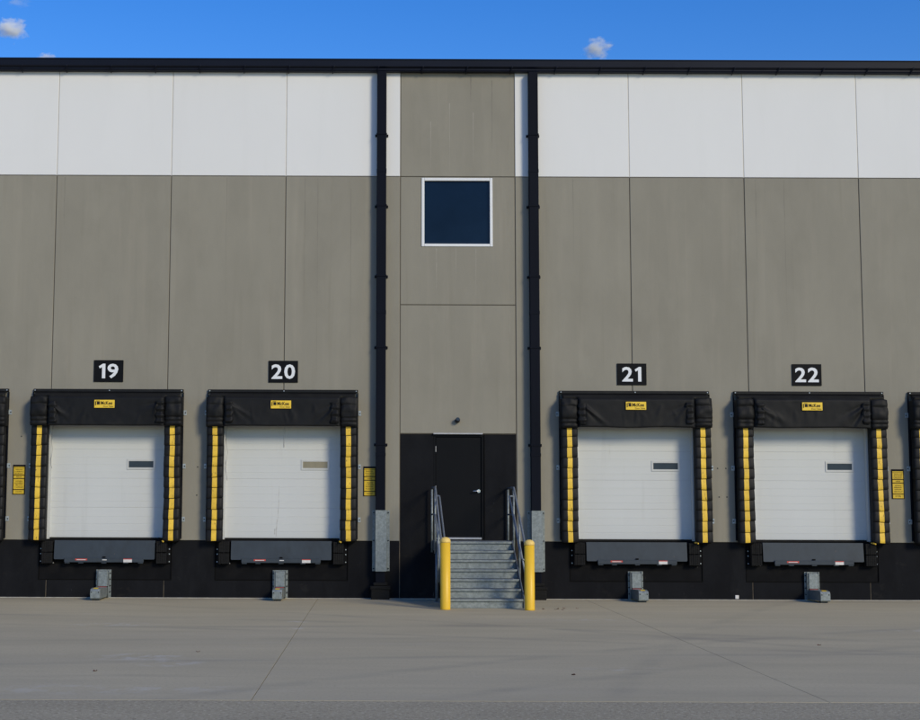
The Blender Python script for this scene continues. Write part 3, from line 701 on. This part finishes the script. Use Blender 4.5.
# ------------------------------------------------------------------ levelers, bumpers, restraints
under = {18: 'at the left picture edge', 19: 'under the leftmost whole dock door', 20: 'under the tan-windowed dock door', 21: 'under the dock door nearest right of the stair', 22: 'under the rightmost whole dock door', 23: 'at the right picture edge'}
for num, c in CX.items():
    if num in (18, 23): 
        pass
    L = empty('dock_leveler', (c, 0, 0.376), label='grey steel dock leveler lip '+under[num], cat='dock leveler', group='dock levelers')
    zo = -0.376
    def lb(nm, b, m_, bev=0, par=L): return box(nm, (b[0], b[1], b[2], b[3], b[4]+zo, b[5]+zo), m_, par, bev=bev)
    lb('pit_face', (-1.352, 1.352, 0.016, 0.2, 0.378, 1.134), 'pit')
    lb('pit_recess', (-1.06, 1.06, 0.004, 0.0155, 0.70, 1.134), 'void')
    # frame angle outlining the pit
    lb('frame_angle', (-1.368, 1.368, -0.004, 0.015, 0.362, 0.380), 'void', .002)
    for s in (-1, 1): lb('frame_angle', (min(s*1.352, s*1.368), max(s*1.352, s*1.368), -0.003, 0.015, 0.3805, 1.166), 'void', .002)
    bm = bmesh.new()
    pr = [(-1.03, 1.168), (1.03, 1.168), (1.03, .80), (1.015, .785), (-1.015, .785), (-1.03, .80)]
    A = [bm.verts.new((x, -0.075-(1.168-z)*0.10, z+zo)) for x, z in pr]; B = [bm.verts.new((x, -0.045-(1.168-z)*0.10, z+zo)) for x, z in pr]
    for i in range(6): bm.faces.new((A[i], A[(i+1) % 6], B[(i+1) % 6], B[i]))
    bm.faces.new(A); bm.faces.new(B)
    lip = link('lip_plate', fin(bm, 'lip'), L, mats='lip')
    lb('deck_edge', (-1.03, 1.03, -0.03, 0.0, 1.10, 1.168), 'lip')
    k_ = lb('lip_keeper', (-0.81, 0.81, -0.155, -0.105, 0.725, 0.812), 'lip', .006)
    for x in (-.75, -.47, 0, .45, .75): lb('hinge_lug', (x-.05, x+.05, -0.150, -0.10, 0.703, 0.7245), 'lip', .004)
    lb('lip_bolt', (-.03, .03, -0.135, -0.112, 0.815, 0.845), 'pit', .004)
    sx = rnd.uniform(-.03, .03)
    lb('red_label', (-.575+sx, -.33+sx, -0.1575, -0.1555, 0.765, 0.800), 'red'); lb('white_label', (-.545+sx, -.36+sx, -0.160, -0.158, 0.771, 0.784), 'wsticker')
    lb('white_label', (.41+sx, .585+sx, -0.1575, -0.1555, 0.728, 0.785), 'wsticker'); lb('red_label', (.41+sx, .585+sx, -0.1575, -0.1555, 0.7855, 0.802), 'red')
    if num in (19, 20): lb('white_label', (-.03, .06, -0.1575, -0.1555, 0.768, 0.785), 'wsticker')
    lb('support_bar', (-1.27, -1.055, -0.012, 0.0038, 0.70, 0.718), 'steelw')
    lb('support_bar', (1.055, 1.27, -0.012, 0.0038, 0.70, 0.718), 'pit')
    for s in (-1, 1):
        sd_ = 'left' if s < 0 else 'right'
        if num == 18 and s < 0 or num == 23 and s > 0: continue
        bp = empty('dock_bumper', (c+s*1.17, 0, 0.70), label='black rubber bumper on the %s, %s' % (sd_, under[num]), cat='dock bumper', group='dock bumpers')
        for (a, b) in ((0.0, .222), (.232, .455)):
            bm = bmesh.new(); nl = 5
            for q in range(nl):
                xa = -.105+.21*q/nl; bm_box(bm, xa+.001, xa+.21/nl-.001, -.135+rnd.uniform(-.006, .006), -.008, a+rnd.uniform(0, .006), b-rnd.uniform(0, .006), bev=.004)
            link('rubber_block', fin(bm, 'block'), bp, mats='rubber')
        box('steel_angle', (min(s*.107, s*.119), max(s*.107, s*.119), -.125, .0035, .0, .455), 'pit', bp)
        box('steel_flange', (min(s*.1195, s*.175), max(s*.1195, s*.175), -.012, .0035, .0, .455), 'pit', bp)
        for z in (.04, .195, .295): link('anchor_bolt', BOLT, bp, (s*.150, -.011, z))
    tube('yellow_hook', [(1.19, -.10, 1.165+zo), (1.195, -.20, 1.165+zo), (1.215, -.25, 1.155+zo), (1.235, -.25, 1.150+zo)], .016, 'yellow', L, 6)
    if num in (18, 23): continue
    # truck restraint
    T = empty('truck_restraint', (c-0.02, 0, 0), label='galvanised truck restraint on the black base '+under[num], cat='truck restraint', group='truck restraints')
    box('wall_plate', (-.155, .155, -.016, .003, 0.0, .575), 'galv', T, bev=.003)
    for s in (-1, 1):
        box('guide_rail', (min(s*.108, s*.122), max(s*.108, s*.122), -.10, -.0165, .02, .570), 'galv', T, bev=.003)
        for z in (.12, .25, .38, .50): tube('anchor_bolt', [(s*.138, -.016, z), (s*.138, -.034, z)], .014, 'lamp', T, 6)
    bm = bmesh.new(); bm_box(bm, -.10, .10, -.125, -.020, .235, .555, bev=.012)
    link('carriage_cover', fin(bm, 'cover'), T, mats='galv')
    box('spring_slot', (-.085, .085, -.1262, -.1252, .215, .232), 'red', T)
    # long beam with a blunt nose
    bm = bmesh.new()
    prof = [(-.02, .035), (-.80, .035), (-.86, .03), (-.885, .05), (-.885, .185), (-.86, .225), (-.70, .245), (-.55, .235), (-.13, .225), (-.02, .225)]
    A = [bm.verts.new((-.098, y, z)) for y, z in prof]; B = [bm.verts.new((.098, y, z)) for y, z in prof]
    for i in range(len(prof)):
        j = (i+1) % len(prof); bm.faces.new((A[i], A[j], B[j], B[i]))
    bm.faces.new(A); bm.faces.new(B)
    bmesh.ops.bevel(bm, geom=[e for e in bm.edges if abs(e.verts[0].co.x-e.verts[1].co.x) < .001], offset=.006, segments=1, affect='EDGES')
    link('restraint_beam', fin(bm, 'beam'), T, mats='galv')
    box('skid_foot', (-.07, .07, -.80, -.70, .0, .034), 'lip', T)
    bm = bmesh.new(); bm_box(bm, -.045, .045, -.05, .05, 0, .003)
    o = link('yellow_label', fin(bm, 'lab'), T, (0.0, -.785, .2375), mats='stick'); o.rotation_euler = (R(7), 0, 0)
    for s in (-1, 1): tube('nose_bolt', [(s*.07, -.884, .165), (s*.07, -.894, .165)], .011, 'lamp', T, 6)

# ------------------------------------------------------------------ entrance stair
ST = empty('steel_stair', (1.885, 0, 0), R(2.0), label='galvanised steel stair with tube handrails up to the black entrance door', cat='stair')
xl, xr = -0.735, 0.765
LZ, LD, TD = 1.195, 1.02, 0.275
nr = 7; rise = LZ/nr
box('landing', (xl, xr, -LD, -0.03, LZ-.045, LZ), 'tread', ST, bev=.004)
for k in range(nr):
    zt = LZ-k*rise; y = -LD-k*TD
    # riser below nosing k
    box('riser', (xl+.012, xr-.012, y+.012, y+.018, zt-rise+.004, zt-.046), 'galv', ST)
    if k: box('tread', (xl+.012, xr-.012, y, y+TD+.010, zt-.042, zt), 'tread', ST, bev=.004)
    box('nosing', (xl+.012, xr-.012, y-.022, y-.0005, zt-.045, zt+.004), 'galv', ST, bev=.008)
yb = -LD-(nr-1)*TD
for x in (xl-.008, xr-.004):
    bm = bmesh.new()
    pr = [(-LD+.02, LZ+.02), (yb-.03, rise+.02), (yb-.03, 0), (yb+.10, 0), (-LD+.02, LZ-.30)]
    A = [bm.verts.new((x, y, z)) for y, z in pr]; B = [bm.verts.new((x+.012, y, z)) for y, z in pr]
    for i in range(5): bm.faces.new((A[i], A[(i+1) % 5], B[(i+1) % 5], B[i]))
    bm.faces.new(A); bm.faces.new(B)
    link('stringer', fin(bm, 'stringer'), ST, mats='galvr')
    box('landing_beam', (x, x+.012, -LD+.021, -.03, LZ-.20, LZ+.01), 'galvr', ST)
for px_ in (xl-.035, xr+.035):
    s = 1 if px_ < 0 else -1                    # towards the inside of the flight
    H = 1.07
    for y, zb_ in ((-.10, LZ-.24), (-LD+.045, LZ-.24)):
        tube('rail_post', [(px_, y, zb_), (px_, y, LZ+H-.03)], .021, 'galv', ST, 10)
    yp = yb+.06; zp = rise
    tube('rail_post', [(px_, yp, 0.0), (px_, yp, zp+H-.10)], .021, 'galv', ST, 10)
    ym = (-LD+yp)/2; zm = (LZ+zp)/2
    tube('rail_post', [(px_, ym, zm-.25), (px_, ym, zm+H-.06)], .021, 'galv', ST, 10)
    bm = bmesh.new(); bm_tube(bm, [(px_, -.06, LZ+H), (px_, -LD+.02, LZ+H), (px_, -LD-.02, LZ+H-.02), (px_, yp, zp+H-.08), (px_, yp-.05, zp+H-.12)], .021, 12)
    link('top_rail', fin(bm, 'tr'), ST, mats='galvr')
    bm = bmesh.new(); bm_tube(bm, [(px_, -.10, LZ+.53), (px_, -LD+.02, LZ+.53), (px_, -LD-.02, LZ+.51), (px_, yp, zp+.45)], .017, 10)
    link('mid_rail', fin(bm, 'mr'), ST, mats='galvr')
    hx = px_+s*.085
    bm = bmesh.new(); bm_tube(bm, [(px_, -LD+.045, LZ+.90), (hx-s*.02, -LD+.045, LZ+.90), (hx, -LD+.03, LZ+.895), (hx, -LD-.02, LZ+.86), (hx, yp-.1, zp+.76), (hx-s*.03, yp-.14, zp+.73), (px_, yp-.02, zp+.72)], .019, 10)
    link('hand_rail', fin(bm, 'hr'), ST, mats='galvr')
    tube('support_leg', [(px_+s*.03, -LD+.05, 0.0), (px_+s*.03, -LD+.05, LZ-.205)], .028, 'galvr', ST, 10)
    box('foot_plate', (px_+s*.03-.06, px_+s*.03+.06, -LD-.01, -LD+.11, 0.0, .012), 'galvr', ST)

# ------------------------------------------------------------------ bollards
for x, y, h, lab in ((1.257, -3.0, 1.325, 'yellow bollard with domed cap at the left foot of the stair'), (2.80, -3.08, 1.285, 'yellow bollard with domed cap at the right foot of the stair')):
    b = empty('bollard', (x, y, 0), label=lab, cat='bollard', group='yellow bollards in front of the stair')
    r_ = .094
    bm = bmesh.new(); bm_lathe(bm, [(r_, 0), (r_, .02), (r_, h-.105)], 28); link('sleeve', fin(bm, 'sleeve'), b, mats='bollard')
    bm = bmesh.new(); bm_lathe(bm, [(r_-.004, h-.104), (r_+.003, h-.100), (r_+.003, h-.075)]+[((r_+.003)*math.cos(a), h-.075+.075*math.sin(a)) for a in [math.pi/2*k/7 for k in range(1, 7)]]+[(.004, h)], 28); link('cap', fin(bm, 'cap'), b, mats='bollard_cap')

# ------------------------------------------------------------------ lamp, tag, leaves
lp = empty('wall_lamp', (1.644, 0.012, 3.635), label='small dark round lamp above the entrance door', cat='lamp')
tube('lamp_base', [(0, -.001, .02), (0, -.03, .02)], .045, 'lamp', lp, 16)
bm = bmesh.new(); bm_lathe(bm, [(.02, 0), (.05, .012), (.062, .05), (.062, .10), (.05, .115), (.01, .118)], 16); 
o = link('lamp_head', fin(bm, 'head'), lp, (0.01, -.025, .0), mats='lamp', smooth=True); o.rotation_euler = (R(62), 0, 0); o.scale = (.8, .8, .8)
tube('lamp_lens', [(0.01, -.105, .045), (0.01, -.117, .052)], .04, 'dglass', lp, 16)
tg = box('wall_tag', (-.038, .038, -.012, .0035, -.038, .038), 'wsticker', None, bev=.006, loc=(7.374, 0, .062))
tag(tg, 'small square white tag low on the black base between docks 21 and 22', 'tag')
def leaf_mesh(seed):
    r_ = random.Random(seed); bm = bmesh.new(); n = 10
    vs = [bm.verts.new((.055*math.cos(2*math.pi*k/n)*(1+.25*r_.uniform(-1, 1)), .04*math.sin(2*math.pi*k/n)*(1+.3*r_.uniform(-1, 1)), .012+.014*math.cos(4*math.pi*k/n)+r_.uniform(0, .01))) for k in range(n)]
    c = bm.verts.new((0, 0, .004)); 
    for k in range(n): bm.faces.new((vs[k], vs[(k+1) % n], c))
    return fin(bm, 'leaf')
LM = [leaf_mesh(s) for s in range(4)]
for q in LM: q.materials.append(M['leaf'])
i = 0
for x, y in ((3.36, -2.75), (3.50, -2.55), (3.42, -2.95), (3.30, -2.9), (3.74, -2.6), (3.08, -2.8)):
    o = link('fallen_leaf', LM[i % 4], None, (x, y, 0.0)); o.rotation_euler = (0, 0, rnd.uniform(0, 6)); o.scale = (.5, .5, .5); i += 1
    tag(o, 'dry reddish brown leaf on the concrete just right of the right bollard', 'leaf', 'dry leaves beside the right bollard')
for x, y, lab in ((2.22, -13.2, 'dark brown leaf lying alone on the apron below the right bollard'), (-3.22, -13.0, 'reddish leaf lying alone on the apron at lower left'), (-2.32, -10.8, 'dark brown leaf on the apron left of the long joint'), (6.1, -9.6, 'small brown leaf on the apron near the right slab joint')):
    o = link('fallen_leaf', LM[i % 4], None, (x, y, 0.0)); o.rotation_euler = (0, 0, rnd.uniform(0, 6)); o.scale = (.5, .5, .5); i += 1
    tag(o, lab, 'leaf')
for x, z in ((-3.72, 2.68), (-3.73, 2.10), (7.03, 2.69), (7.20, 2.69), (7.05, 2.10), (7.21, 2.10), (-7.38, 3.3)):
    tube('anchor_plug', [(x, .0005, z), (x, -.006, z)], .014, 'lamp', wh, 8)
box('edge_dust', (XL, XR, -0.035, 0.0035, -0.001, 0.012), 'caulk', apron, bev=.004)

# ------------------------------------------------------------------ clouds (real volumes, far away)
def cloud_mat(seed, dens):
    C = bpy.data.materials.new('cloud_vapour'); C.use_nodes = True; t = C.node_tree; t.nodes.clear()
    o = t.nodes.new('ShaderNodeOutputMaterial'); v = t.nodes.new('ShaderNodeVolumePrincipled')
    v.inputs['Color'].default_value = (0.97, 0.98, 1.0, 1); v.inputs['Anisotropy'].default_value = -0.35
    tc = t.nodes.new('ShaderNodeTexCoord')
    ln = t.nodes.new('ShaderNodeVectorMath'); ln.operation = 'LENGTH'; t.links.new(tc.outputs['Object'], ln.inputs[0])
    nz = t.nodes.new('ShaderNodeTexNoise'); nz.noise_dimensions = '4D'; nz.inputs['W'].default_value = seed
    nz.inputs['Scale'].default_value = 1.9; nz.inputs['Detail'].default_value = 5; nz.inputs['Roughness'].default_value = 0.55
    t.links.new(tc.outputs['Object'], nz.inputs['Vector'])
    a = t.nodes.new('ShaderNodeMath'); a.operation = 'MULTIPLY_ADD'; a.inputs[1].default_value = 4.2
    t.links.new(nz.outputs['Fac'], a.inputs[0])
    b = t.nodes.new('ShaderNodeMath'); b.operation = 'MULTIPLY_ADD'; b.inputs[1].default_value = -1.9; b.inputs[2].default_value = -0.95
    t.links.new(ln.outputs['Value'], b.inputs[0]); t.links.new(b.outputs[0], a.inputs[2])
    cl = t.nodes.new('ShaderNodeMath'); cl.operation = 'MAXIMUM'; cl.inputs[1].default_value = 0; t.links.new(a.outputs[0], cl.inputs[0])
    mu = t.nodes.new('ShaderNodeMath'); mu.operation = 'MULTIPLY'; mu.inputs[1].default_value = dens; t.links.new(cl.outputs[0], mu.inputs[0])
    t.links.new(mu.outputs[0], v.inputs['Density']); t.links.new(v.outputs[0], o.inputs['Volume'])
    return C
def cloud(px_, py_, wpx, hpx, seed, dens, label, dist=3000.0):
    d = (fwd + r2*(px_-378)/1428 - u2*(py_-360)/1428)
    p = CAM + d*dist
    bm = bmesh.new(); bmesh.ops.create_icosphere(bm, subdivisions=3, radius=1.0)
    me = fin(bm, 'cloud'); me.materials.append(cloud_mat(seed, dens))
    o = link('cloud', me, None, p); k = dist/1428
    o.scale = (wpx*k, wpx*k*0.8, hpx*k)
    tag(o, label, None, None, 'structure')
cloud(11, 29, 23, 16, 3.1, 0.10, 'small white cloud at the left edge of the sky')
cloud(597, 49, 22, 14, 8.4, 0.09, 'small wispy white cloud just above the roof')
cloud(48, 57, 13, 5, 5.2, 0.09, 'tiny white cloud touching the gutter line at left')
cloud(18, 2, 18, 7, 11.7, 0.012, 'faint wisp of cloud at the top left')
